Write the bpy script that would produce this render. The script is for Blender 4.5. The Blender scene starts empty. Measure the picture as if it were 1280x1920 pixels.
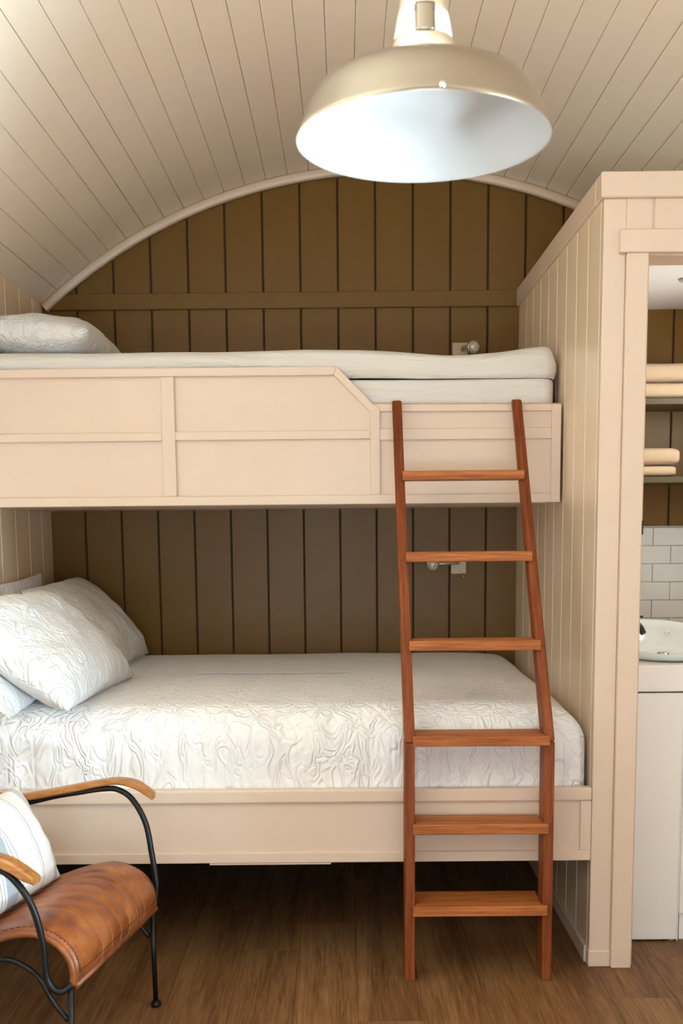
import bpy, bmesh, math, random
import numpy as np
from mathutils import Vector, Matrix

random.seed(7)
rng = np.random.default_rng(7)
scene = bpy.context.scene
C = scene.collection
sin, cos, pi = math.sin, math.cos, math.pi

# ------------------------------------------------------------------ camera
cam_d = bpy.data.cameras.new('camera')
cam = bpy.data.objects.new('camera', cam_d)
C.objects.link(cam)
th, ro, psi = 0.12306630, -0.00931552, -0.00350633
fwd = Vector((sin(psi) * cos(th), cos(psi) * cos(th), -sin(th)))
rt = Vector((cos(psi), -sin(psi), 0))
up = rt.cross(fwd)
r2 = cos(ro) * rt + sin(ro) * up
u2 = -sin(ro) * rt + cos(ro) * up
M = Matrix(((r2.x, u2.x, -fwd.x, 0), (r2.y, u2.y, -fwd.y, 0), (r2.z, u2.z, -fwd.z, 1.3835), (0, 0, 0, 1)))
cam.matrix_world = M
cam_d.sensor_width = 36.0
cam_d.sensor_fit = 'AUTO'
cam_d.lens = 37.007
cam_d.shift_y = 0.1425
cam_d.clip_start = 0.05
cam_d.dof.use_dof = True
cam_d.dof.focus_distance = 3.35
cam_d.dof.aperture_fstop = 5.0
scene.camera = cam

# ------------------------------------------------------------------ light and exposure
scene.view_settings.view_transform = 'Standard'
scene.view_settings.look = 'None'
scene.view_settings.gamma = 1.0
scene.view_settings.exposure = 0.08
scene.view_settings.use_curve_mapping = False
scene.cycles.use_denoising = True
scene.cycles.max_bounces = 10
scene.cycles.diffuse_bounces = 7
scene.cycles.glossy_bounces = 5
scene.cycles.caustics_reflective = False
scene.cycles.caustics_refractive = False
scene.cycles.sample_clamp_indirect = 8.0

world = bpy.data.worlds.new('daylight')
scene.world = world
world.use_nodes = True
bgn = world.node_tree.nodes['Background']
bgn.inputs[0].default_value = (0.80, 0.90, 1.0, 1)
bgn.inputs[1].default_value = 1.0


def area(name, loc, target, sx, sy, power, col):
    d = bpy.data.lights.new(name, 'AREA')
    d.shape = 'RECTANGLE'
    d.size, d.size_y = sx, sy
    d.energy = power
    d.color = col
    o = bpy.data.objects.new(name, d)
    C.objects.link(o)
    o.location = loc
    o.rotation_euler = (Vector(target) - Vector(loc)).to_track_quat('-Z', 'Y').to_euler()
    return o


DAY = (0.68, 0.85, 1.0)
GROUND = (0.68, 0.85, 1.0)
# sky through the glazed doors and the window
area('daylight_rear_doors', (0.15, -2.05, 0.85), (0.15, 1.0, 0.80), 2.0, 1.5, 72, DAY)
area('daylight_left_window', (-1.42, 0.35, 1.2), (0.5, 0.5, 1.2), 1.1, 1.3, 60, DAY)
area('daylight_right_door', (1.80, 0.95, 1.05), (0.0, 1.1, 1.0), 1.2, 1.9, 100, DAY)
# light thrown up by the sunlit pale ground outside, entering through the same openings
area('ground_bounce_rear', (0.15, -3.15, 0.02), (0.15, -3.15, 3.0), 2.4, 2.0, 360, GROUND)
area('ground_bounce_left', (-2.65, 0.40, 0.02), (-2.65, 0.40, 3.0), 2.2, 2.4, 1100, GROUND)
area('ground_bounce_right', (2.75, 0.60, 0.02), (2.75, 0.60, 3.0), 1.8, 3.0, 3500, GROUND)
sun_d = bpy.data.lights.new('sun', 'SUN')
sun_d.energy = 14
sun_d.angle = 0.01
sun_d.color = (1.0, 0.93, 0.82)
sun = bpy.data.objects.new('sun', sun_d)
C.objects.link(sun)
sun.rotation_euler = Vector((0.25, 0.80, -0.55)).to_track_quat('-Z', 'Y').to_euler()
area('bathroom_fill', (1.64, 3.95, 1.75), (1.2, 4.0, 1.6), 0.5, 0.7, 10.0, (0.93, 0.97, 1.0))  # added fill lamp to brighten the bathroom; the wall has no window here


# ------------------------------------------------------------------ materials
def new_mat(name):
    m = bpy.data.materials.new(name)
    m.use_nodes = True
    nt = m.node_tree
    return m, nt, nt.nodes['Principled BSDF']


def N(nt, typ, **kw):
    n = nt.nodes.new(typ)
    for k, v in kw.items():
        if k in n.inputs.keys():
            n.inputs[k].default_value = v
        else:
            setattr(n, k, v)
    return n


def ramp(nt, stops):
    r = nt.nodes.new('ShaderNodeValToRGB')
    e = r.color_ramp.elements
    while len(e) < len(stops):
        e.new(0.5)
    for i, (p, c) in enumerate(stops):
        e[i].position = p
        e[i].color = (*c, 1)
    return r


def add_bump(nt, bs, height, strength, dist=0.002):
    b = nt.nodes.new('ShaderNodeBump')
    b.inputs['Strength'].default_value = strength
    b.inputs['Distance'].default_value = dist
    nt.links.new(height, b.inputs['Height'])
    nt.links.new(b.outputs[0], bs.inputs['Normal'])
    return b


def paint(name, col, rough=0.38, vary=0.014, bump=0.05, scale=14.0, spec=0.5, tint=None):
    m, nt, bs = new_mat(name)
    tc = N(nt, 'ShaderNodeTexCoord')
    nz = N(nt, 'ShaderNodeTexNoise', Scale=scale, Detail=5.0, Roughness=0.6)
    nt.links.new(tc.outputs['Object'], nz.inputs['Vector'])
    lo = tuple(max(0, c * (1 - vary)) for c in col)
    hi = tuple(min(1, c * (1 + vary)) for c in col)
    r = ramp(nt, [(0.3, lo), (0.7, hi)])
    nt.links.new(nz.outputs['Fac'], r.inputs[0])
    nt.links.new(r.outputs[0], bs.inputs['Base Color'])
    bs.inputs['Roughness'].default_value = rough
    bs.inputs['Specular IOR Level'].default_value = spec
    if bump:
        n2 = N(nt, 'ShaderNodeTexNoise', Scale=scale * 14, Detail=3.0)
        nt.links.new(tc.outputs['Object'], n2.inputs['Vector'])
        add_bump(nt, bs, n2.outputs['Fac'], bump, 0.001)
    return m


def wood(name, dark, mid, light, axis, rotx=0.0, rough=0.4, spec=0.25, scale=1.0, stretch=0.06, fine=90.0, bump=0.12, rand=0.0, coat=0.0):
    """timber with the grain running along the given axis"""
    m, nt, bs = new_mat(name)
    tc = N(nt, 'ShaderNodeTexCoord')
    mp = N(nt, 'ShaderNodeMapping')
    s = [1.0, 1.0, 1.0]
    s['XYZ'.index(axis)] = stretch
    mp.inputs['Scale'].default_value = s
    vr = N(nt, 'ShaderNodeVectorRotate', rotation_type='X_AXIS')
    vr.inputs['Angle'].default_value = rotx
    nt.links.new(tc.outputs['Object'], vr.inputs['Vector'])
    nt.links.new(vr.outputs[0], mp.inputs['Vector'])
    vec = mp.outputs[0]
    oi = N(nt, 'ShaderNodeObjectInfo')
    if rand:
        mul = N(nt, 'ShaderNodeVectorMath', operation='SCALE')
        cmb = N(nt, 'ShaderNodeCombineXYZ')
        for k in range(3):
            nt.links.new(oi.outputs['Random'], cmb.inputs[k])
        nt.links.new(cmb.outputs[0], mul.inputs[0])
        mul.inputs['Scale'].default_value = 37.0
        ad = N(nt, 'ShaderNodeVectorMath', operation='ADD')
        nt.links.new(mp.outputs[0], ad.inputs[0])
        nt.links.new(mul.outputs[0], ad.inputs[1])
        vec = ad.outputs[0]
    n1 = N(nt, 'ShaderNodeTexNoise', Scale=7.0 * scale, Detail=6.0, Roughness=0.62, Distortion=1.4)
    n2 = N(nt, 'ShaderNodeTexNoise', Scale=fine * scale, Detail=4.0, Roughness=0.7)
    nt.links.new(vec, n1.inputs['Vector'])
    nt.links.new(vec, n2.inputs['Vector'])
    mx = N(nt, 'ShaderNodeMath', operation='MULTIPLY_ADD')
    nt.links.new(n2.outputs['Fac'], mx.inputs[0])
    mx.inputs[1].default_value = 0.55
    sc = N(nt, 'ShaderNodeMath', operation='MULTIPLY')
    nt.links.new(n1.outputs['Fac'], sc.inputs[0])
    sc.inputs[1].default_value = 0.5
    nt.links.new(sc.outputs[0], mx.inputs[2])
    r = ramp(nt, [(0.36, dark), (0.52, mid), (0.68, light)])
    nt.links.new(mx.outputs[0], r.inputs[0])
    out = r.outputs[0]
    if rand:
        hv = N(nt, 'ShaderNodeHueSaturation')
        mr = N(nt, 'ShaderNodeMapRange')
        mr.inputs['To Min'].default_value = 1 - rand
        mr.inputs['To Max'].default_value = 1 + rand
        nt.links.new(oi.outputs['Random'], mr.inputs['Value'])
        nt.links.new(mr.outputs[0], hv.inputs['Value'])
        nt.links.new(out, hv.inputs['Color'])
        out = hv.outputs[0]
    nt.links.new(out, bs.inputs['Base Color'])
    bs.inputs['Roughness'].default_value = rough
    bs.inputs['Specular IOR Level'].default_value = spec
    if coat:
        bs.inputs['Coat Weight'].default_value = coat
        bs.inputs['Coat Roughness'].default_value = 0.25
    add_bump(nt, bs, n2.outputs['Fac'], bump, 0.0015)
    return m


def simple(name, col, rough=0.4, metal=0.0, spec=0.5, coat=0.0, trans=0.0, vary=0.05, scale=30):
    m, nt, bs = new_mat(name)
    tc = N(nt, 'ShaderNodeTexCoord')
    nz = N(nt, 'ShaderNodeTexNoise', Scale=float(scale), Detail=3.0)
    nt.links.new(tc.outputs['Object'], nz.inputs['Vector'])
    r = ramp(nt, [(0.3, tuple(c * (1 - vary) for c in col)), (0.7, tuple(min(1, c * (1 + vary)) for c in col))])
    nt.links.new(nz.outputs['Fac'], r.inputs[0])
    nt.links.new(r.outputs[0], bs.inputs['Base Color'])
    bs.inputs['Roughness'].default_value = rough
    bs.inputs['Metallic'].default_value = metal
    bs.inputs['Specular IOR Level'].default_value = spec
    bs.inputs['Coat Weight'].default_value = coat
    bs.inputs['Transmission Weight'].default_value = trans
    return m


def fabric(name, col, rough=0.9, kind='plain'):
    m, nt, bs = new_mat(name)
    tc = N(nt, 'ShaderNodeTexCoord')
    bs.inputs['Roughness'].default_value = rough
    bs.inputs['Specular IOR Level'].default_value = 0.15
    bs.inputs['Sheen Weight'].default_value = 0.15
    nz = N(nt, 'ShaderNodeTexNoise', Scale=5.0, Detail=4.0)
    nt.links.new(tc.outputs['Object'], nz.inputs['Vector'])
    r = ramp(nt, [(0.3, tuple(c * 0.97 for c in col)), (0.7, tuple(min(1, c * 1.02) for c in col))])
    nt.links.new(nz.outputs['Fac'], r.inputs[0])
    nt.links.new(r.outputs[0], bs.inputs['Base Color'])
    if kind == 'plain':
        n2 = N(nt, 'ShaderNodeTexNoise', Scale=22.0, Detail=6.0, Roughness=0.55, Distortion=0.8)
        nt.links.new(tc.outputs['Object'], n2.inputs['Vector'])
        mp = N(nt, 'ShaderNodeMapping')
        mp.inputs['Scale'].default_value = (0.35, 1.0, 1.3)
        mp.inputs['Rotation'].default_value = (0.0, 0.22, 0.0)
        nt.links.new(tc.outputs['Object'], mp.inputs['Vector'])
        nt.links.new(mp.outputs[0], n2.inputs['Vector'])
        n2.inputs['Scale'].default_value = 9.0
        n2.inputs['Detail'].default_value = 4.0
        add_bump(nt, bs, n2.outputs['Fac'], 0.6, 0.03)
    elif kind == 'matelasse':
        # woven-in relief: short wavering ripples with a diamond lattice over them
        mp = N(nt, 'ShaderNodeMapping')
        mp.inputs['Scale'].default_value = (1.35, 1.9, 0.75)
        nt.links.new(tc.outputs['Object'], mp.inputs['Vector'])
        w = N(nt, 'ShaderNodeTexNoise', Scale=11.0, Detail=1.5, Roughness=0.45, Distortion=1.2)
        nt.links.new(mp.outputs[0], w.inputs['Vector'])
        wv = N(nt, 'ShaderNodeMath', operation='MULTIPLY')
        nt.links.new(w.outputs['Fac'], wv.inputs[0])
        wv.inputs[1].default_value = 40.0
        sn = N(nt, 'ShaderNodeMath', operation='SINE')
        nt.links.new(wv.outputs[0], sn.inputs[0])
        hs = N(nt, 'ShaderNodeMath', operation='MULTIPLY')
        nt.links.new(sn.outputs[0], hs.inputs[0])
        hs.inputs[1].default_value = 0.5
        sep = N(nt, 'ShaderNodeSeparateXYZ')
        nt.links.new(tc.outputs['Object'], sep.inputs[0])
        lat = []
        for sg in (1.0, -1.0):
            a = N(nt, 'ShaderNodeMath', operation='MULTIPLY_ADD')
            nt.links.new(sep.outputs[1], a.inputs[0])
            a.inputs[1].default_value = sg
            nt.links.new(sep.outputs[0], a.inputs[2])
            b = N(nt, 'ShaderNodeMath', operation='MULTIPLY')
            nt.links.new(a.outputs[0], b.inputs[0])
            b.inputs[1].default_value = 42.0
            c = N(nt, 'ShaderNodeMath', operation='SINE')
            nt.links.new(b.outputs[0], c.inputs[0])
            d = N(nt, 'ShaderNodeMath', operation='ABSOLUTE')
            nt.links.new(c.outputs[0], d.inputs[0])
            e = N(nt, 'ShaderNodeMath', operation='MINIMUM')
            nt.links.new(d.outputs[0], e.inputs[0])
            e.inputs[1].default_value = 0.35
            lat.append(e)
        ls = N(nt, 'ShaderNodeMath', operation='ADD')
        nt.links.new(lat[0].outputs[0], ls.inputs[0])
        nt.links.new(lat[1].outputs[0], ls.inputs[1])
        l2 = N(nt, 'ShaderNodeMath', operation='MULTIPLY')
        nt.links.new(ls.outputs[0], l2.inputs[0])
        l2.inputs[1].default_value = 1.6
        tot = N(nt, 'ShaderNodeMath', operation='ADD')
        nt.links.new(hs.outputs[0], tot.inputs[0])
        nt.links.new(l2.outputs[0], tot.inputs[1])
        add_bump(nt, bs, tot.outputs[0], 0.75, 0.0042)
    elif kind == 'terry':
        n2 = N(nt, 'ShaderNodeTexNoise', Scale=420.0, Detail=2.0)
        nt.links.new(tc.outputs['Object'], n2.inputs['Vector'])
        add_bump(nt, bs, n2.outputs['Fac'], 0.7, 0.004)
    return m


CREAM = (0.69, 0.54, 0.425)
M_cream = paint('cream paint', CREAM, 0.36)
M_cream_wall = paint('cream gloss wall paint', (0.79, 0.635, 0.475), 0.27)
M_ceil = paint('cream ceiling paint', (0.90, 0.80, 0.675), 0.45)
M_gap = paint('dark joint', (0.12, 0.075, 0.04), 0.9, bump=0)
M_olive = paint('olive brown paint', (0.165, 0.085, 0.0175), 0.36, vary=0.05, spec=0.22)
M_olive_gap = paint('olive brown groove', (0.060, 0.033, 0.010), 0.7, bump=0, spec=0.1)
M_shelf = paint('dark olive shelf paint', (0.105, 0.078, 0.036), 0.4, spec=0.25)
M_white_ceil = paint('white ceiling paint', (0.82, 0.81, 0.78), 0.6)
M_floor = wood('oak vinyl plank', (0.085, 0.036, 0.013), (0.195, 0.094, 0.038), (0.31, 0.163, 0.071), 'Y', rough=0.45, scale=1.5, stretch=0.045, fine=95, bump=0.10, rand=0.07)
M_ladX = wood('stained timber rung', (0.16, 0.040, 0.010), (0.37, 0.112, 0.028), (0.56, 0.215, 0.068), 'X', rough=0.5, scale=2.2, stretch=0.05, fine=60, bump=0.15)
M_ladZ = wood('stained timber stile', (0.095, 0.020, 0.005), (0.205, 0.048, 0.011), (0.33, 0.092, 0.024), 'Z', rough=0.5, scale=2.2, stretch=0.05, fine=60, bump=0.15)
M_ladS = wood('stained timber leaning stile', (0.095, 0.020, 0.005), (0.205, 0.048, 0.011), (0.33, 0.092, 0.024), 'Z', rotx=0.505, rough=0.5, scale=2.2, stretch=0.05, fine=60, bump=0.15)
M_arm = wood('honey timber', (0.16, 0.055, 0.015), (0.36, 0.145, 0.038), (0.47, 0.215, 0.065), 'X', rough=0.38, scale=2.0, stretch=0.12, fine=40, bump=0.06, coat=0.3)
M_quilt = fabric('white matelasse', (0.84, 0.84, 0.85), kind='matelasse')
M_sheet = fabric('white cotton', (0.70, 0.665, 0.62))
M_pill = fabric('white pillowcase', (0.73, 0.73, 0.73), kind='matelasse')
M_towel = fabric('beige terry', (0.60, 0.445, 0.28), kind='terry')
M_black = simple('black steel', (0.018, 0.017, 0.016), 0.36, 0.7)
M_tap = simple('matt black', (0.010, 0.010, 0.010), 0.4)
M_nickel = simple('satin nickel shade', (0.35, 0.285, 0.215), 0.26, 1.0, vary=0.02)
M_polish = simple('polished nickel', (0.80, 0.72, 0.60), 0.06, 1.0, vary=0.01)
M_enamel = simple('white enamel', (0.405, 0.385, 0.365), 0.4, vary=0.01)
M_white_neck = simple('white glazed neck', (0.80, 0.81, 0.80), 0.15, vary=0.01)
M_gloss = simple('white gloss panel', (0.90, 0.88, 0.86), 0.22, vary=0.01)
M_ceram = simple('white ceramic', (0.74, 0.80, 0.80), 0.08, vary=0.01)
M_tile = simple('white tile', (0.70, 0.71, 0.66), 0.13, vary=0.03, scale=8)
M_grout = simple('pale grout', (0.50, 0.49, 0.44), 0.9)
M_steel = simple('brushed steel plate', (0.62, 0.54, 0.45), 0.35, 0.8)
M_chrome = simple('chrome', (0.75, 0.72, 0.68), 0.10, 1.0, vary=0.01)
M_plate = simple('beige plate', (0.48, 0.37, 0.26), 0.4, 0.2)
M_lens = simple('clear lens', (0.55, 0.52, 0.47), 0.08, 0.3, vary=0.0)
M_led = simple('led dot', (0.95, 0.90, 0.80), 0.3)
M_dark = simple('dark void', (0.03, 0.022, 0.016), 0.9)
M_brass = simple('brass', (0.65, 0.45, 0.2), 0.25, 1.0)
M_downlight = simple('downlight grey', (0.42, 0.41, 0.40), 0.5)


def pane_glass():
    m, nt, bs = new_mat('window glass')
    out = nt.nodes['Material Output']
    tr = N(nt, 'ShaderNodeBsdfTransparent')
    tr.inputs['Color'].default_value = (0.95, 0.97, 0.96, 1)
    gl = N(nt, 'ShaderNodeBsdfGlossy')
    gl.inputs['Roughness'].default_value = 0.02
    fr_ = N(nt, 'ShaderNodeFresnel', IOR=1.45)
    mx = N(nt, 'ShaderNodeMixShader')
    nt.links.new(fr_.outputs[0], mx.inputs[0])
    nt.links.new(tr.outputs[0], mx.inputs[1])
    nt.links.new(gl.outputs[0], mx.inputs[2])
    nt.links.new(mx.outputs[0], out.inputs['Surface'])
    return m


M_glass = pane_glass()
M_stitch = simple('tan thread', (0.52, 0.28, 0.12), 0.8)
M_thread = simple('dark thread', (0.05, 0.02, 0.01), 0.8)
M_worn = paint('worn edge paint', (0.52, 0.33, 0.17), 0.6, vary=0.45, scale=30, bump=0)


def leather():
    m, nt, bs = new_mat('tan leather')
    tc = N(nt, 'ShaderNodeTexCoord')
    n1 = N(nt, 'ShaderNodeTexNoise', Scale=8.0, Detail=6.0, Roughness=0.62, Distortion=0.6)
    nt.links.new(tc.outputs['Object'], n1.inputs['Vector'])
    r = ramp(nt, [(0.28, (0.10, 0.025, 0.008)), (0.50, (0.255, 0.070, 0.017)), (0.74, (0.42, 0.155, 0.043))])
    nt.links.new(n1.outputs['Fac'], r.inputs[0])
    # pale scuffs
    n3 = N(nt, 'ShaderNodeTexNoise', Scale=16.0, Detail=8.0, Roughness=0.75, Distortion=2.0)
    nt.links.new(tc.outputs['Object'], n3.inputs['Vector'])
    r3 = ramp(nt, [(0.60, (0, 0, 0)), (0.72, (0.45, 0.45, 0.45))])
    nt.links.new(n3.outputs['Fac'], r3.inputs[0])
    mx = N(nt, 'ShaderNodeMix', data_type='RGBA')
    nt.links.new(r3.outputs[0], mx.inputs['Factor'])
    nt.links.new(r.outputs[0], mx.inputs['A'])
    mx.inputs['B'].default_value = (0.56, 0.27, 0.10, 1)
    nt.links.new(mx.outputs['Result'], bs.inputs['Base Color'])
    bs.inputs['Roughness'].default_value = 0.36
    n2 = N(nt, 'ShaderNodeTexNoise', Scale=60.0, Detail=7.0, Roughness=0.7)
    nt.links.new(tc.outputs['Object'], n2.inputs['Vector'])
    add_bump(nt, bs, n2.outputs['Fac'], 0.22, 0.003)
    return m


M_leather = leather()


def striped():
    m, nt, bs = new_mat('striped cotton')
    at = N(nt, 'ShaderNodeUVMap')
    sep = N(nt, 'ShaderNodeSeparateXYZ')
    nt.links.new(at.outputs[0], sep.inputs[0])
    cr = (0.78, 0.755, 0.71)
    st = (0.33, 0.37, 0.39)
    wide = (0.36, 0.41, 0.45)
    r = nt.nodes.new('ShaderNodeValToRGB')
    r.color_ramp.interpolation = 'CONSTANT'
    stops = [(0.0, cr)]
    for c0 in (0.10, 0.90):
        for d in (-0.026, -0.007, 0.012):
            stops += [(c0 + d, st), (c0 + d + 0.011, cr)]
    stops += [(0.70, st), (0.707, cr), (0.72, st), (0.727, cr)]
    stops += [(0.30, st), (0.308, cr), (0.325, st), (0.333, cr), (0.35, wide), (0.47, cr), (0.487, st), (0.495, cr), (0.512, st), (0.52, cr)]
    stops = sorted(stops)[:32]
    e = r.color_ramp.elements
    while len(e) < len(stops):
        e.new(0.99)
    for i, (p, c) in enumerate(stops):
        e[i].position = p
        e[i].color = (*c, 1)
    nt.links.new(sep.outputs[0], r.inputs[0])
    nt.links.new(r.outputs[0], bs.inputs['Base Color'])
    bs.inputs['Roughness'].default_value = 0.9
    tc = N(nt, 'ShaderNodeTexCoord')
    n2 = N(nt, 'ShaderNodeTexNoise', Scale=160.0, Detail=3.0)
    nt.links.new(tc.outputs['Object'], n2.inputs['Vector'])
    add_bump(nt, bs, n2.outputs['Fac'], 0.4, 0.002)
    return m


M_stripe = striped()


# ------------------------------------------------------------------ builders
def link(name, me, mat, parent=None, smooth=False, origin=None):
    o = bpy.data.objects.new(name, me)
    C.objects.link(o)
    org = Vector(origin) if origin is not None else None
    if parent is not None:
        base = parent.matrix_world.translation if parent.type != 'EMPTY' else parent.location
        p = parent
        base = Vector((0, 0, 0))
        while p is not None:
            base = base + p.location
            p = p.parent
        o.parent = parent
        if org is None:
            org = base.copy()
        o.location = org - base
    elif org is not None:
        o.location = org
    if org is not None and org.length > 0:
        me.transform(Matrix.Translation(-org))
    me.materials.append(mat)
    if smooth:
        me.polygons.foreach_set('use_smooth', [True] * len(me.polygons))
    return o


def empty(name, loc, label=None, cat=None, group=None, kind=None):
    o = bpy.data.objects.new(name, None)
    o.empty_display_size = 0.1
    C.objects.link(o)
    o.location = loc
    tag(o, label, cat, group, kind)
    return o


def tag(o, label=None, cat=None, group=None, kind=None):
    if label:
        o['label'] = label
    if cat:
        o['category'] = cat
    if group:
        o['group'] = group
    if kind:
        o['kind'] = kind
    return o


def mesh_from_bm(bm, name):
    bmesh.ops.recalc_face_normals(bm, faces=bm.faces)
    me = bpy.data.meshes.new(name)
    bm.to_mesh(me)
    bm.free()
    return me


def box(name, x0, x1, y0, y1, z0, z1, mat, parent=None, bevel=0.002, seg=1, smooth=False):
    bm = bmesh.new()
    bmesh.ops.create_cube(bm, size=1)
    for v in bm.verts:
        v.co = Vector((x0 + (v.co.x + .5) * (x1 - x0), y0 + (v.co.y + .5) * (y1 - y0), z0 + (v.co.z + .5) * (z1 - z0)))
    if bevel:
        bmesh.ops.bevel(bm, geom=bm.edges[:], offset=bevel, segments=seg, affect='EDGES', profile=0.5)
    return link(name, mesh_from_bm(bm, name), mat, parent, smooth)


def prism(name, poly, axis, a0, a1, mat, parent=None, bevel=0.0, smooth=False):
    """extrude a 2-D polygon along an axis: axis Y -> poly in (x,z), X -> (y,z), Z -> (x,y)"""
    bm = bmesh.new()

    def P(p, a):
        if axis == 'Y':
            return (p[0], a, p[1])
        if axis == 'X':
            return (a, p[0], p[1])
        return (p[0], p[1], a)
    A = [bm.verts.new(P(p, a0)) for p in poly]
    B = [bm.verts.new(P(p, a1)) for p in poly]
    bm.faces.new(A)
    bm.faces.new(B[::-1])
    n = len(poly)
    for i in range(n):
        bm.faces.new((A[i], A[(i + 1) % n], B[(i + 1) % n], B[i]))
    bmesh.ops.recalc_face_normals(bm, faces=bm.faces)
    if bevel:
        bmesh.ops.bevel(bm, geom=bm.edges[:], offset=bevel, segments=1, affect='EDGES')
    return link(name, mesh_from_bm(bm, name), mat, parent, smooth)


def spline(pts, n=8):
    """Catmull-Rom through the points"""
    P = [Vector(p) for p in pts]
    P = [2 * P[0] - P[1]] + P + [2 * P[-1] - P[-2]]
    out = []
    for i in range(1, len(P) - 2):
        for k in range(n):
            t = k / n
            a, b, c, d = P[i - 1], P[i], P[i + 1], P[i + 2]
            out.append(0.5 * ((2 * b) + (-a + c) * t + (2 * a - 5 * b + 4 * c - d) * t * t + (-a + 3 * b - 3 * c + d) * t ** 3))
    out.append(P[-2])
    return out


def tube_bm(bm, pts, r, sides=12, cap=True):
    pts = [Vector(p) for p in pts]
    rings = []
    t0 = (pts[1] - pts[0]).normalized()
    ref = Vector((0, 0, 1)) if abs(t0.z) < 0.9 else Vector((1, 0, 0))
    nrm = (ref - t0 * ref.dot(t0)).normalized()
    for i, p in enumerate(pts):
        if i == 0:
            t = t0
        elif i == len(pts) - 1:
            t = (pts[i] - pts[i - 1]).normalized()
        else:
            t = (pts[i + 1] - pts[i - 1]).normalized()
        nrm = (nrm - t * nrm.dot(t)).normalized()
        bn = t.cross(nrm)
        rr = r[i] if isinstance(r, (list, tuple)) else r
        rings.append([bm.verts.new(p + (nrm * cos(2 * pi * k / sides) + bn * sin(2 * pi * k / sides)) * rr) for k in range(sides)])
    for a, b in zip(rings, rings[1:]):
        for k in range(sides):
            bm.faces.new((a[k], a[(k + 1) % sides], b[(k + 1) % sides], b[k]))
    if cap:
        bm.faces.new(rings[0][::-1])
        bm.faces.new(rings[-1])


def tube(name, pts, r, mat, parent=None, sides=12):
    bm = bmesh.new()
    tube_bm(bm, pts, r, sides)
    return link(name, mesh_from_bm(bm, name), mat, parent, True)


def lathe(name, prof, cx, cy, cz, mat, parent=None, n=96, axis='Z', smooth=True):
    bm = bmesh.new()
    rings = []
    for (r, h) in prof:
        if r < 1e-6:
            rings.append([bm.verts.new((0, 0, h))])
        else:
            rings.append([bm.verts.new((r * cos(2 * pi * k / n), r * sin(2 * pi * k / n), h)) for k in range(n)])
    for a, b in zip(rings, rings[1:]):
        for k in range(n):
            k2 = (k + 1) % n
            if len(a) == 1 and len(b) == 1:
                continue
            if len(a) == 1:
                bm.faces.new((a[0], b[k2], b[k]))
            elif len(b) == 1:
                bm.faces.new((a[k], a[k2], b[0]))
            else:
                bm.faces.new((a[k], a[k2], b[k2], b[k]))
    if axis == 'Y':
        bmesh.ops.rotate(bm, verts=bm.verts, cent=(0, 0, 0), matrix=Matrix.Rotation(pi / 2, 3, 'X'))
    elif axis == 'X':
        bmesh.ops.rotate(bm, verts=bm.verts, cent=(0, 0, 0), matrix=Matrix.Rotation(pi / 2, 3, 'Y'))
    bmesh.ops.translate(bm, verts=bm.verts, vec=(cx, cy, cz))
    return link(name, mesh_from_bm(bm, name), mat, parent, smooth)


def grid_mesh(name, P, closed_u=False, closed_v=False, uv=None):
    """P: array (nu, nv, 3)"""
    nu, nv = P.shape[:2]
    verts = P.reshape(-1, 3)
    faces = []
    for i in range(nu if closed_u else nu - 1):
        i2 = (i + 1) % nu
        for j in range(nv if closed_v else nv - 1):
            j2 = (j + 1) % nv
            faces.append((i * nv + j, i2 * nv + j, i2 * nv + j2, i * nv + j2))
    me = bpy.data.meshes.new(name)
    me.from_pydata(verts.tolist(), [], faces)
    if uv is None:
        bm = bmesh.new()
        bm.from_mesh(me)
        bmesh.ops.recalc_face_normals(bm, faces=bm.faces)
        bm.to_mesh(me)
        bm.free()
    if uv is not None:
        ul = me.uv_layers.new(name='UVMap')
        idx = np.array([v for f in faces for v in f])
        ul.data.foreach_set('uv', uv.reshape(-1, 2)[idx].astype(np.float32).ravel())
    me.update()
    return me


def vnoise(shape_pts, freq, seed, octaves=3, gain=0.5):
    """smooth value noise from summed random sines, evaluated at points (...,3)"""
    r = np.random.default_rng(seed)
    out = np.zeros(shape_pts.shape[:-1])
    amp = 1.0
    f = freq
    for _ in range(octaves):
        for _k in range(5):
            d = r.normal(size=3)
            d /= np.linalg.norm(d)
            out += amp * np.sin(shape_pts @ (d * f * 2 * pi) + r.uniform(0, 2 * pi)) / 5
        amp *= gain
        f *= 2.1
    return out


# ------------------------------------------------------------------ room dimensions (metres)
D0, DU, DB = 3.185, 3.70, 4.685          # bed front / partition end, upper bunk front, back wall
XP, XL, XR = 0.761, -1.289, 1.661        # partition face, left wall, outer right wall
YR = -1.90                               # wall behind the photographer
CX, CZ, R = 0.186, 0.681, 2.2235         # barrel vault
arc_z = lambda x: CZ + math.sqrt(R * R - (x - CX) ** 2)
ZS = arc_z(XL)

# ------------------------------------------------------------------ floor
floor = box('floor', XL - .12, XR + .12, YR - .12, DB + .12, -0.09, -0.012, M_gap, bevel=0)
tag(floor, 'brown oak-look plank floor', None, None, 'structure')
pw = 0.187
k = 0
x = 0.776 - 12 * pw
while x < XR:
    x1 = min(x + pw, XR + .02)
    xa = max(x, XL - .02)
    if x1 - xa > .01:
        y = YR - 0.02 - random.uniform(0.1, 1.1)
        first = {16: 2.962 - 2 * 1.22, 15: 2.80}.get(k)
        y = {12: 2.962 - 4 * 1.22, 6: 3.333 - 5 * 1.22}.get(k, y)
        while y < DB + .01:
            ya, yb = max(y, YR - .02), min(y + 1.22, DB + .02)
            if yb - ya > .02:
                o = box('plank', xa + .0004, x1 - .0004, ya + .0004, yb - .0004, -0.012, 0.0, M_floor, floor, bevel=0.0006)
            y += 1.22
    x += pw
    k += 1

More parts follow.
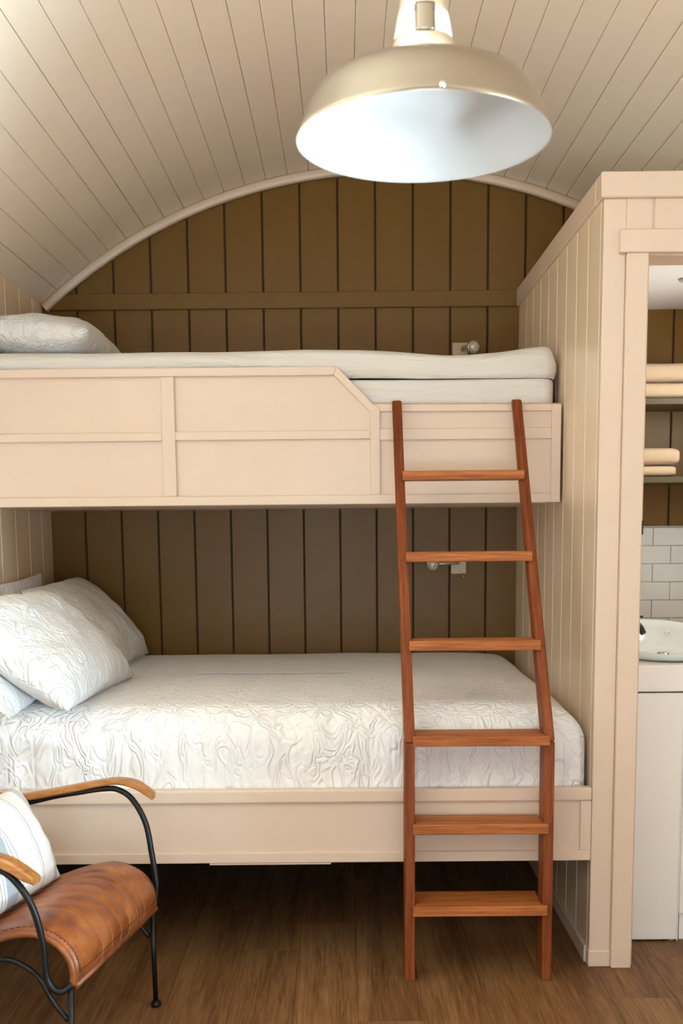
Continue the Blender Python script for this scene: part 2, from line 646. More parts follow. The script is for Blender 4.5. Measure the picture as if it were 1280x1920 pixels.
# ------------------------------------------------------------------ vaulted ceiling
aM = math.asin((CX - XL) / R)
na = 48
aa = np.linspace(-aM - .06, aM + .06, na)
prof = [(CX + (R + .03) * sin(a), CZ + (R + .03) * cos(a)) for a in aa] + [(CX + (R + .08) * sin(a), CZ + (R + .08) * cos(a)) for a in aa[::-1]]
ceiling = prism('ceiling', prof, 'Y', YR - .1, DB + .1, M_gap)
tag(ceiling, 'cream board-lined barrel vault ceiling', None, None, 'structure')
nb = int(round(2 * aM * R / 0.0930))
da = 2 * aM / nb
ch = 0.0028
for i in range(nb):
    a0, a1 = -aM + i * da, -aM + (i + 1) * da
    am = 0.5 * (a0 + a1)
    rad = lambda s, d: (CX + (R * cos(da / 2) + .0008 * random.uniform(0, 1) + d) * sin(am) + s * cos(am), CZ + (R * cos(da / 2) + d) * cos(am) - s * sin(am))
    hw = R * sin(da / 2) - random.uniform(.0003, .0008)
    pl = [(-hw, ch), (-hw + ch, 0), (hw - ch, 0), (hw, ch), (hw, .022), (-hw, .022)]
    off = random.uniform(0, .0009)
    poly = [(CX + (R * cos(da / 2) + off + d) * sin(am) + s * cos(am), CZ + (R * cos(da / 2) + off + d) * cos(am) - s * sin(am)) for s, d in pl]
    prism('plank', poly, 'Y', YR, DB, M_ceil, ceiling)

# arched trim where the vault meets the back wall
ta = np.linspace(-aM, aM, 64)
tp = [(-.002, .001), (-.002, .030), (-.010, .034), (-.030, .034), (-.036, .030), (-.038, .022), (-.038, .001)]
TP = np.array([[(CX + (R + dr) * sin(a), DB - dy, CZ + (R + dr) * cos(a)) for dr, dy in tp] for a in ta])
tr1 = link('trim_1', grid_mesh('trim_1', TP, closed_v=True), M_cream, None, True)
tag(tr1, 'cream arched moulding along the vault edge', None, None, 'structure')


# ------------------------------------------------------------------ lined walls
def vboard(name, parent, plane, y0, y1, z0, z1, face, inward, mat, chm=0.0045, th_=0.014):
    """vertical board on an x = face wall, its face looking along inward (+1/-1); V edges"""
    poly = [(face - inward * (-0) , 0)]
    pts = [(y0, chm), (y0 + chm, 0), (y1 - chm, 0), (y1, chm), (y1, th_), (y0, th_)]
    poly = [(face - inward * d, yy) for yy, d in pts]
    return prism(name, poly, 'Z', z0, z1, mat, parent)


# left wall: window opening near the photographer
wl = box('wall_left', XL - .12, XL - .014, YR - .1, -0.25, 0, ZS + .05, M_cream_wall, bevel=0)
tag(wl, 'cream board-lined left wall', None, None, 'structure')
box('wall_core', XL - .12, XL - .014, 0.95, DB, 0, ZS + .05, M_cream_wall, wl, bevel=0)
box('wall_core', XL - .12, XL - .014, -0.25, 0.95, 0, 0.50, M_cream_wall, wl, bevel=0)
box('wall_core', XL - .12, XL - .014, -0.25, 0.95, 1.90, ZS + .05, M_cream_wall, wl, bevel=0)
pb = 0.180
y = 4.524
edges = [DB]
while y > YR:
    edges.append(y)
    y -= pb
edges.append(YR)
for y1, y0 in zip(edges, edges[1:]):
    if y1 - y0 < .01:
        continue
    if y1 <= -0.25 or y0 >= 0.95:
        vboard('plank', wl, 'X', y0, y1, 0, ZS + .004, XL, 1, M_cream_wall, chm=0.005)
    else:
        vboard('plank', wl, 'X', y0, y1, 0, 0.50, XL, 1, M_cream_wall)
        vboard('plank', wl, 'X', y0, y1, 1.90, ZS + .004, XL, 1, M_cream_wall)
w1 = empty('window_1', (XL, 0.35, 1.2), 'white framed side window', None, None, 'structure')
for (ya, yb, za, zb) in ((-.25, -.19, .5, 1.9), (.89, .95, .5, 1.9), (-.19, .89, .5, .56), (-.19, .89, 1.84, 1.9), (.33, .37, .56, 1.84)):
    box('window_frame', XL - .10, XL + .01, ya, yb, za, zb, M_cream, w1, .003)
box('window_pane', XL - .06, XL - .055, -.19, .89, .56, 1.84, M_glass, w1, 0)

# back wall, olive brown with square grooves
wb = box('wall_back', XL - .1, XR + .1, DB + .009, DB + .12, 0, 3.0, M_olive_gap, bevel=0)
tag(wb, 'olive brown panelled back wall', None, None, 'structure')
pitch, g0 = 0.1607, -0.0165
gx = [g0 + k_ * pitch for k_ in range(-8, 12)]
gw = 0.0095
xs = [XL] + [g for g in gx if XL + .02 < g < XR - .02] + [XR]
for xa, xb in zip(xs, xs[1:]):
    a = xa + (gw / 2 if xa > XL else 0)
    b = xb - (gw / 2 if xb < XR else 0)
    bm = bmesh.new()
    f = [bm.verts.new(p) for p in ((a, DB, 0), (b, DB, 0), (b, DB, arc_z(b) - .004), (a, DB, arc_z(a) - .004))]
    bk = [bm.verts.new((v.co.x, DB + .012, v.co.z)) for v in f]
    bm.faces.new(f)
    bm.faces.new(bk[::-1])
    for i in range(4):
        bm.faces.new((f[i], bk[i], bk[(i + 1) % 4], f[(i + 1) % 4]))
    bmesh.ops.recalc_face_normals(bm, faces=bm.faces)
    bmesh.ops.bevel(bm, geom=[e for e in bm.edges if abs(e.verts[0].co.x - e.verts[1].co.x) < 1e-6 and e.verts[0].co.y < DB + .001 and e.verts[1].co.y < DB + .001], offset=.0018, segments=2, affect='EDGES')
    link('panel', mesh_from_bm(bm, 'panel'), M_olive, wb)
tr2 = box('trim_2', XL + .02, XP - .001, DB - .018, DB, 2.321, 2.388, M_olive, bevel=.003, seg=2)
tag(tr2, 'olive brown rail across the back wall', None, None, 'structure')

# partition between the bunks and the bathroom (right side of the bunk nook)
wr = box('wall_right', XP + .014, 0.868, D0 + .02, DB, 0, 2.33, M_cream_wall, bevel=0)
tag(wr, 'cream board-lined partition beside the bunks', None, None, 'structure')
pbr = 0.1585
y = 3.2195
edges = []
while y < DB - .05:
    edges.append(y)
    y += pbr
edges.append(DB)
for y0, y1 in zip(edges, edges[1:]):
    vboard('plank', wr, 'X', y0, y1, 0.0, 2.322, XP, -1, M_cream_wall, chm=0.005)
cap = prism('trim_3', [(XP - .012, 2.321), (0.885, 2.321), (0.885, 2.392), (XP - .012, 2.392)], 'Y', D0 + .0605, DB - .001, M_cream, None, .003)
tag(cap, 'cream cap board along the partition top', None, None, 'structure')
cap2 = box('trim_4', XP - .012, XR, D0 - .014, D0 + .060, 2.321, 2.392, M_cream, None, .003)
tag(cap2, 'cream cap board above the bathroom door', None, None, 'structure')
bbr = box('baseboard_right', XP - .009, XP, 3.2195, DB - .002, 0, 0.055, M_cream, None, .002)
tag(bbr, 'cream baseboard along the partition', None, None, 'structure')
post = box('trim_5', XP, 0.8265, D0, 3.2192, 0.0, 2.321, M_cream, None, .0025)
tag(post, 'cream corner post at the partition end', None, None, 'structure')
box('plinth', XP - .003, 0.8265, D0 - .004, D0 + .05, 0, 0.052, M_cream, post, .002)

# bathroom front wall, door casing
wf = box('wall_bathroom_front', 0.8265, XR, D0 + .006, D0 + .09, 2.2000, 2.321, M_cream, bevel=0)
tag(wf, 'cream wall above the bathroom door', None, None, 'structure')
box('panel', 0.8266, 0.902, D0 + .001, D0 + .007, 2.230, 2.321, M_cream, wf, .0015)
box('panel', 0.9085, 1.066, D0 + .001, D0 + .007, 2.230, 2.321, M_cream, wf, .0015)
box('panel', 1.0725, 1.23, D0 + .001, D0 + .007, 2.230, 2.321, M_cream, wf, .0015)
box('panel', 1.2365, 1.394, D0 + .001, D0 + .007, 2.230, 2.321, M_cream, wf, .0015)
box('panel', 1.4005, XR, D0 + .001, D0 + .007, 2.230, 2.321, M_cream, wf, .0015)
d1 = empty('door_1', (1.25, D0, 0), 'cream cased bathroom doorway', None, None, 'structure')
box('casing', 0.8268, 0.889, D0 - .016, D0 + .006, 0.0, 2.166, M_cream, d1, .002)
box('casing', 1.600, XR, D0 - .016, D0 + .006, 0.0, 2.166, M_cream, d1, .002)
box('head_casing', 0.8045, XR, D0 - .022, D0 + .006, 2.166, 2.230, M_cream, d1, .002)
box('jamb', 0.8300, 0.897, D0 + .0065, D0 + .125, 0.0, 2.1615, M_cream, d1, .0015)
box('jamb', 1.592, 1.655, D0 + .0065, D0 + .125, 0.0, 2.1615, M_cream, d1, .0015)
box('door_head', 0.8300, 1.655, D0 + .0065, D0 + .125, 2.162, 2.1995, M_cream, d1, .0015)
sp = prism('strike_plate', [(0.8905, 1.352), (0.8975, 1.356), (0.8975, 1.395), (0.8905, 1.398)], 'Y', D0 - .002, D0 + .03, M_tap, d1)
sp['label'] = 'dark metal strike plate on the door jamb'

# outer right wall with a glazed door near the photographer
wo = box('wall_outer_right', XR, XR + .12, 1.60, DB, 0, ZS + .05, M_cream_wall, bevel=0)
tag(wo, 'cream outer right wall', None, None, 'structure')
box('wall_core', XR, XR + .12, YR - .1, 0.30, 0, ZS + .05, M_cream_wall, wo, bevel=0)
box('wall_core', XR, XR + .12, 0.30, 1.60, 2.05, ZS + .05, M_cream_wall, wo, bevel=0)
d3 = empty('door_3', (XR, 0.95, 0), 'white framed glazed side door', None, None, 'structure')
for (ya, yb, za, zb) in ((.30, .38, 0, 2.05), (1.52, 1.60, 0, 2.05), (.38, 1.52, 0, .12), (.38, 1.52, 1.95, 2.05)):
    box('door_frame', XR - .01, XR + .10, ya, yb, za, zb, M_cream, d3, .003)
box('door_pane', XR + .05, XR + .056, .38, 1.52, .12, 1.95, M_glass, d3, 0)

# wall behind the photographer with glazed double doors
wq = box('wall_front', XL - .1, -0.95, YR - .12, YR, 0, 3.0, M_cream_wall, bevel=0)
tag(wq, 'cream wall with the glazed entrance doors', None, None, 'structure')
box('wall_core', 1.25, XR + .1, YR - .12, YR, 0, 3.0, M_cream_wall, wq, bevel=0)
box('wall_core', -0.95, 1.25, YR - .12, YR, 2.15, 3.0, M_cream_wall, wq, bevel=0)
d2 = empty('door_2', (0.15, YR, 0), 'white framed glazed double doors', None, None, 'structure')
for (xa, xb, za, zb) in ((-.95, -.86, 0, 2.15), (1.16, 1.25, 0, 2.15), (.09, .21, 0, 2.15), (-.86, .09, 0, .2), (.21, 1.16, 0, .2), (-.86, .09, 2.05, 2.15), (.21, 1.16, 2.05, 2.15)):
    box('door_frame', xa, xb, YR - .10, YR + .01, za, zb, M_cream, d2, .003)
for xa, xb in ((-.86, .09), (.21, 1.16)):
    box('door_pane', xa, xb, YR - .05, YR - .044, .2, 2.05, M_glass, d2, 0)

# bathroom ceiling with a downlight
cb = box('ceiling_bathroom', 0.868, XR, D0 + .09, DB, 2.304, 2.330, M_white_ceil, bevel=0)
tag(cb, 'white bathroom ceiling', None, None, 'structure')
dl = empty('downlight', (1.308, 4.12, 2.304), 'small round grey downlight in the white bathroom ceiling', 'light')
lathe('trim_ring', [(0.024, 0), (0.033, -.002), (0.035, -.006), (0.031, -.009), (0.025, -.008), (0.023, 0)], 1.308, 4.12, 2.304, M_downlight, dl, n=32)
lathe('lamp_face', [(0.0, -.004), (0.024, -.004), (0.024, 0.0)], 1.308, 4.12, 2.304, M_downlight, dl, n=24)

# splashback tiles on the back wall inside the bathroom
sb = box('trim_6', 0.868, XR, DB - .006, DB - .0005, 0.90, 1.372, M_grout, bevel=0)
tag(sb, 'white subway tile splashback', None, None, 'structure')
zt = 1.372
row = 0
while zt > 0.92:
    z0 = zt - 0.0800
    xo = 1.3615 if row % 2 == 0 else 1.4405
    x = xo - 0.158 * 4
    while x < XR:
        xa, xb = max(x + .0013, .869), min(x + .158 - .0013, XR - .001)
        if xb - xa > .02:
            box('tile', xa, xb, DB - .0130, DB - .006, z0 + .0013, zt - .0013, M_tile, sb, .0015, seg=2)
        x += 0.158
    zt -= 0.0800
    row += 1
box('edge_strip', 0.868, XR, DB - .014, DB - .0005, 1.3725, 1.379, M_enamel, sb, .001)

# ------------------------------------------------------------------ bathroom vanity
van = empty('vanity_cabinet', (1.15, 3.62, 0), 'white glossy vanity cabinet under the basin in the bathroom doorway', 'cabinet')
box('carcass', 0.90, 1.46, 3.400, 3.98, 0.10, 0.838, M_gloss, van, .002)
box('kickboard', 1.111, 1.455, 3.398, 3.96, 0.0, 0.0915, M_gloss, van, .002)
box('door', 0.900, 1.0995, 3.3825, 3.398, 0.006, 0.8405, M_gloss, van, .002)
box('door', 1.1055, 1.2995, 3.3825, 3.398, 0.0945, 0.8405, M_gloss, van, .002)
box('door', 1.3025, 1.46, 3.3825, 3.398, 0.0945, 0.8405, M_gloss, van, .002)
box('side_panel', 1.1005, 1.1045, 3.386, 3.40, 0.0, 0.8405, M_gloss, van, .001)
lathe('foot', [(0.0, 0.006), (0.009, 0.006), (0.009, 0), (0.0, 0)], 1.086, 3.400, 0, M_gloss, van, n=16)
lathe('foot', [(0.0, 0.1), (0.012, 0.1), (0.014, 0), (0.0, 0)], 0.94, 3.92, 0, M_gloss, van, n=16)
# counter top with a shallow well in front of the basin
box('counter_top', 0.895, 1.465, 3.378, 3.99, 0.8455, 0.9310, M_gloss, van, .004, seg=2)

# basin with a raised, curved back standing on the counter
nu_, nv_ = 72, 20
bcx, bcy, ra, rb = 1.110, 3.655, 0.205, 0.235
basin_rows = []
for j, (s, zf) in enumerate([(0.50, 0.0), (0.80, 0.0), (0.90, .25), (0.97, .60), (1.0, .95), (1.0, 1.0), (.985, 1.02), (.96, 1.0), (.90, .72), (.80, .40), (.62, .18), (.35, .10), (.02, .08)]):
    rowp = []
    for i in range(nu_):
        a = 2 * pi * i / nu_
        back = 0.5 * (1 + sin(a))
        rim = 0.028 + 0.075 * back ** 1.1
        rowp.append((bcx + ra * s * cos(a), bcy + rb * s * sin(a), 0.9315 + rim * zf))
    basin_rows.append(rowp)
basin = empty('basin', (bcx, bcy, 0.9315), 'white ceramic basin with raised curved back on the vanity', 'basin')
link('bowl', grid_mesh('bowl', np.array(basin_rows), closed_v=True), M_ceram, basin, True)
lathe('overflow_ring', [(0.006, -.002), (0.009, -.002), (0.010, .002), (0.006, .002), (0.006, -.002)], 1.172, 3.818, 0.990, M_chrome, basin, n=20, axis='Y')
lathe('drain', [(0.0, 0.004), (0.018, 0.004), (0.022, 0.0)], bcx, bcy, 0.9375, M_chrome, basin, n=24)
tap = empty('basin_tap', (0.925, 3.865, 0.931), 'matt black basin tap at the left of the basin, mostly behind the jamb', 'tap')
tube('tap_body', [(0.925, 3.865, 0.931), (0.925, 3.865, 1.040)], 0.017, M_tap, tap)
tube('spout', spline([(0.925, 3.865, 1.020), (0.985, 3.805, 1.046), (1.040, 3.745, 1.034), (1.060, 3.722, 1.000)], 6), [0.011] * 18 + [0.0105], M_tap, tap)
tube('lever', [(0.925, 3.865, 1.040), (0.928, 3.862, 1.066), (1.078, 3.800, 1.053)], [0.013, 0.010, 0.004], M_tap, tap)


# ------------------------------------------------------------------ bathroom shelves and towels
sh1 = box('shelf', 0.870, 1.655, DB - .285, DB - .0005, 1.872, 1.897, M_olive, bevel=.002)
sh1.data.materials[0] = M_shelf
tag(sh1, 'upper olive brown shelf holding the taller towel pair', 'shelf')
sh2 = box('shelf', 0.870, 1.655, DB - .285, DB - .0005, 1.555, 1.580, M_olive, bevel=.002)
sh2.data.materials[0] = M_shelf
tag(sh2, 'lower olive brown shelf above the tiles', 'shelf')


def folded_towel(x0, x1, y0, y1, z0, z1, label, seed):
    """a towel folded in layers, rounded at its fold"""
    t = empty('folded_towel', ((x0 + x1) / 2, (y0 + y1) / 2, z0), label, 'towel', 'beige towels on the bathroom shelves')
    n_l = 1
    hgt = (z1 - z0) / n_l
    for l in range(n_l):
        za, zb = z0 + l * hgt, z0 + (l + 1) * hgt
        nu, nv = 40, 26
        Pp = np.zeros((nu, nv, 3))
        for j in range(nv):
            a = 2 * pi * j / nv
            ex = 0.55
            c_, s_ = abs(cos(a)) ** ex * (1 if cos(a) >= 0 else -1), abs(sin(a)) ** ex * (1 if sin(a) >= 0 else -1)
            for i in range(nu):
                tt = i / (nu - 1)
                sx = (1 - abs(2 * tt - 1) ** 10) ** 0.25 if 0 < tt < 1 else 0.0
                xx = x0 + (x1 - x0) * (0.5 + 0.5 * (2 * tt - 1) * 1.0)
                Pp[i, j] = (xx, (y0 + y1) / 2 + (y1 - y0) / 2 * c_ * (0.6 + 0.4 * sx), (za + zb) / 2 + hgt * 0.5 * s_ * (0.25 + 0.75 * sx))
        n = vnoise(Pp, 5, seed + l)
        n2 = vnoise(Pp * np.array([1, 1, .2]), 3.2, seed + 9)
        Pp[..., 2] += 0.0012 * n + 0.006 * n2 * (l + 0.2) / n_l * (Pp[..., 2] > za + .3 * hgt)
        Pp[..., 1] += 0.002 * n
        Pp[..., 2] = np.maximum(Pp[..., 2], z0 + .0003)
        link('fold', grid_mesh('fold', Pp, closed_v=True), M_towel, t, True)
    return t


folded_towel(1.06, 1.475, 4.415, 4.665, 1.897, 1.966, 'folded beige towel lying directly on the upper shelf', 3)
folded_towel(1.05, 1.47, 4.42, 4.665, 1.966, 2.046, 'plump folded beige towel on top of the upper shelf pair', 11)
folded_towel(1.06, 1.384, 4.415, 4.665, 1.580, 1.628, 'thin folded beige towel lying directly on the lower shelf', 21)
folded_towel(1.055, 1.398, 4.415, 4.665, 1.628, 1.702, 'folded beige towel on top of the lower shelf pair', 31)


# ------------------------------------------------------------------ upper bunk
ub = empty('upper_bunk', (XL + 1.02, DU + .4, 1.4646), 'cream panelled upper bunk built between the walls, front with a sloped drop', 'bunk bed')
F0, F1 = DU, DU + .024      # frame proud face
PF = DU + .013              # recessed panel face


def fr(name, x0, x1, z0, z1):
    return box(name, x0, x1, F0, F1, z0, z1, M_cream, ub, .002)


XE = XP - .0095
fr('rail', XL + .001, XE - .033, 1.4646, 1.4965)
fr('stile', XE - .033, XE, 1.4646, 1.8000)
fr('stile', -0.6255, -0.5795, 1.4965, 1.9030)
fr('stile', 0.0930, 0.1270, 1.4965, 1.7905)
fr('rail', XL + .001, -0.6255, 1.6865, 1.7155)
fr('rail', -0.5795, 0.0930, 1.6875, 1.7175)
fr('rail', 0.1270, XE - .033, 1.6825, 1.7210)
prism('top_rail', [(XL + .001, 1.9030), (-0.0310, 1.9030), (-0.0215, 1.9325), (XL + .001, 1.9325)], 'Y', F0 - .002, F1, M_cream, ub, .002)
prism('sloped_rail', [(-0.0308, 1.9030), (0.0930, 1.7790), (0.0930, 1.7770), (0.1275, 1.7905), (0.1035, 1.8045), (-0.0213, 1.9325)], 'Y', F0 - .001, F1, M_cream, ub, .0015)
prism('top_rail', [(0.1272, 1.7790), (XE - .033, 1.7770), (XE - .033, 1.8000), (0.1036, 1.8046), (0.1272, 1.7908)], 'Y', F0, F1, M_cream, ub, .0015)
prism('worn_edge', [(0.112, 1.8042), (XE - .002, 1.7998), (XE - .002, 1.8022), (0.112, 1.8066)], 'Y', F0 - .0005, F1 - .002, M_worn, ub)['label'] = 'worn bare timber edge along the low top rail'


def pn(poly):
    return prism('panel', poly, 'Y', PF, F1 - .002, M_cream, ub)


pn([(XL + .001, 1.4955), (-.625, 1.4955), (-.625, 1.688), (XL + .001, 1.688)])
pn([(XL + .001, 1.714), (-.625, 1.714), (-.625, 1.904), (XL + .001, 1.904)])
pn([(-.580, 1.4955), (.0935, 1.4955), (.0935, 1.688), (-.580, 1.688)])
pn([(-.580, 1.716), (.0935, 1.716), (.0935, 1.779), (-.030, 1.904), (-.580, 1.904)])
pn([(.1265, 1.4955), (XE - .032, 1.4955), (XE - .032, 1.683), (.1265, 1.683)])
pn([(.1265, 1.720), (XE - .032, 1.720), (XE - .032, 1.779), (.1265, 1.780)])
box('bunk_base', XL + .002, XE, F1, DB - .003, 1.4665, 1.56, M_cream, ub, .002)


# ------------------------------------------------------------------ soft furnishings
def soft_box(name, x0, x1, y0, y1, z0, z1, rad, mat, nx=120, ny=60, seed=1, amp=.003, freq=3.0, n_prof=8, parent=None, topfun=None, postfun=None):
    """rounded mattress-like block: rings go round the outline, from bottom to the middle of the top"""
    # outline of a rounded rectangle in xy, parametrised by inset
    L = [(x0, y0), (x1, y0), (x1, y1), (x0, y1)]
    rows = []
    nper = 2 * (nx + ny)

    def outline(inset, rc):
        pts = []
        xa, xb, ya, yb = x0 + inset, x1 - inset, y0 + inset, y1 - inset
        rc = min(rc, (xb - xa) / 2 - 1e-4, (yb - ya) / 2 - 1e-4)
        for (ca, cb, n, s) in (((xa, ya), (xb, ya), nx, 0), ((xb, ya), (xb, yb), ny, 1), ((xb, yb), (xa, yb), nx, 2), ((xa, yb), (xa, ya), ny, 3)):
            for i in range(n):
                t = i / n
                px, py = ca[0] + (cb[0] - ca[0]) * t, ca[1] + (cb[1] - ca[1]) * t
                qx, qy = min(max(px, xa + rc), xb - rc), min(max(py, ya + rc), yb - rc)
                dx, dy = px - qx, py - qy
                l = math.hypot(dx, dy)
                if l > 1e-9:
                    px, py = qx + dx / l * min(l, rc), qy + dy / l * min(l, rc)
                pts.append((px, py))
        return pts
    prof = [(0.004, z0)]
    nz = max(3, int((z1 - z0 - rad) / .018))
    for i in range(nz + 1):
        prof.append((0.0, z0 + .004 + (z1 - rad - z0 - .004) * i / nz))
    for i in range(1, n_prof + 1):
        a = pi / 2 * i / n_prof
        prof.append((rad * (1 - cos(a)), z1 - rad + rad * sin(a)))
    dmax = min(x1 - x0, y1 - y0) / 2
    ins = rad
    while ins < dmax - .02:
        ins += min(.028, (dmax - .005 - ins))
        prof.append((ins, z1))
    for (ins, z) in prof:
        rows.append([(px, py, z) for px, py in outline(ins, max(.02, .05 - ins))])
    Pp = np.array(rows)
    n = vnoise(Pp, freq, seed)
    zz = (Pp[..., 2] - z0) / (z1 - z0)
    if topfun is not None:
        Pp[..., 2] += topfun(Pp) * np.clip(zz, 0, 1)
    Pp[..., 2] += amp * n * np.clip(zz * 1.5, 0, 1)
    cx, cy = (x0 + x1) / 2, (y0 + y1) / 2
    if postfun is not None:
        Pp = postfun(Pp, zz)
    return link(name, grid_mesh(name, Pp, closed_v=True), mat, parent, True)


# lower bedspread over its mattress
def drape(Pp, zz):
    x, y, z = Pp[..., 0], Pp[..., 1], Pp[..., 2]
    fade = np.clip((3.45 - y) / .25, 0, 1) * np.clip((z - .570) / .05, 0, 1) * np.clip((.84 - z) / .06, 0.0, 1)
    fold = np.sin(x * 31 + 3 * np.sin(x * 7.3) + 4 * (z - .6) * np.sin(x * 5.1)) * 0.5 + np.sin(x * 67 + 2.0 * np.sin(x * 11) + 9 * (z - .6)) * .35
    fold += vnoise(Pp * np.array([1, .3, .45]), 9, 77, 3) * .8
    Pp[..., 1] -= 0.0055 * fold * fade
    right = np.clip((x - .55) / .15, 0, 1) * np.clip((z - .585) / .05, 0, 1)
    Pp[..., 0] -= 0.004 * np.abs(vnoise(Pp * np.array([.3, 1, .45]), 8, 78, 2)) * right
    # slack hem line
    return Pp


spread = soft_box('bedspread', XL + .004, 0.752, D0 + .0285, DB - .006, 0.5515, 0.838, 0.115, M_quilt, nx=420, ny=150, seed=5, amp=.003, freq=1.6, n_prof=12,
                  topfun=lambda P_: -0.018 * np.clip((P_[..., 0] - .45) / .3, 0, 1) ** 2 - 0.010 * np.clip((3.6 - P_[..., 1]) / .4, 0, 1), postfun=drape)
tag(spread, 'white textured matelasse bedspread covering the lower bed', 'bedspread')

# lower bed base
lb = empty('bed_base', (XL + 1.02, D0 + .6, 0.345), 'cream painted base of the lower bed raised above the floor', 'bed')


def fl(name, x0, x1, z0, z1, y0=D0, bev=.002):
    return box(name, x0, x1, y0, D0 + .026, z0, z1, M_cream, lb, bev)


XE2 = XP - .0015
box('top_rail', XL + .001, XE2, D0 - .006, D0 + .027, 0.5375, 0.5795, M_cream, lb, .006, seg=3)
fl('bottom_rail', XL + .001, XE2, 0.3455, 0.3785)
fl('stile', XE2 - .034, XE2, 0.3785, 0.5375)
box('panel', XL + .001, XE2 - .033, D0 + .008, D0 + .024, 0.378, 0.538, M_cream, lb, 0)
box('slat_base', XL + .002, XP - .012, D0 + .027, DB - .003, 0.42, 0.5510, M_dark, lb, .002)
box('batten', -0.43, -0.05, D0 + .004, D0 + .024, 0.3385, 0.3453, M_cream, lb, .001)

# upper mattress and duvet
um = soft_box('mattress', XL + .006, 0.738, DU + .042, DB - .02, 1.5605, 1.8925, 0.016, M_sheet, nx=160, ny=60, seed=8, amp=.002, freq=2.0)
tag(um, 'white sheeted mattress lying in the upper bunk', 'mattress')


def duvet_top(P_):
    x = P_[..., 0]
    return 0.004 * np.sin(x * 2.2) - 0.026 * np.exp(-((x - .38) / .22) ** 2) + 0.004 * np.clip((x - .55) / .1, 0, 1)


def duvet_post(Pp, zz):
    x, y, z = Pp[..., 0], Pp[..., 1], Pp[..., 2]
    front = np.clip((DU + .35 - y) / .3, 0, 1)
    # long soft swags in the hanging face
    Pp[..., 1] -= front * .012 * np.sin((z - 1.9) * 70 + x * 3.2 + 1.4 * np.sin(x * 2.7)) * np.clip((1.985 - z) / .03, 0, 1) * np.clip((z - 1.90) / .02, 0, 1) * (.35 + .65 * np.exp(-((x + .05) / .35) ** 2))
    Pp[..., 1] -= front * (.010 * np.sin((z - 1.89) / .12 * pi).clip(0, 1) + .005 * np.sin(x * 5.0 + (z - 1.9) * 28) + .003 * vnoise(Pp * np.array([.5, 1, 2]), 4, 55, 2))
    low = np.clip((1.93 - z) / .04, 0, 1)
    Pp[..., 2] += low * (.006 * np.sin(x * 6.0 + 1.0) - .004 * np.clip((.42 - np.abs(x - .35)) / .42, 0, 1))
    Pp[..., 0] += .006 * np.clip((x - .6) / .1, 0, 1) * np.sin((z - 1.9) * 60)
    Pp[..., 2] = np.maximum(Pp[..., 2], 1.8932)
    return Pp


dv = soft_box('duvet', XL + .006, 0.744, DU + .046, DB - .015, 1.8936, 2.000, 0.040, M_sheet, nx=220, ny=80, seed=18, amp=.003, freq=2.4, topfun=duvet_top, postfun=duvet_post)
tag(dv, 'white folded duvet spread over the upper bunk mattress', 'duvet')


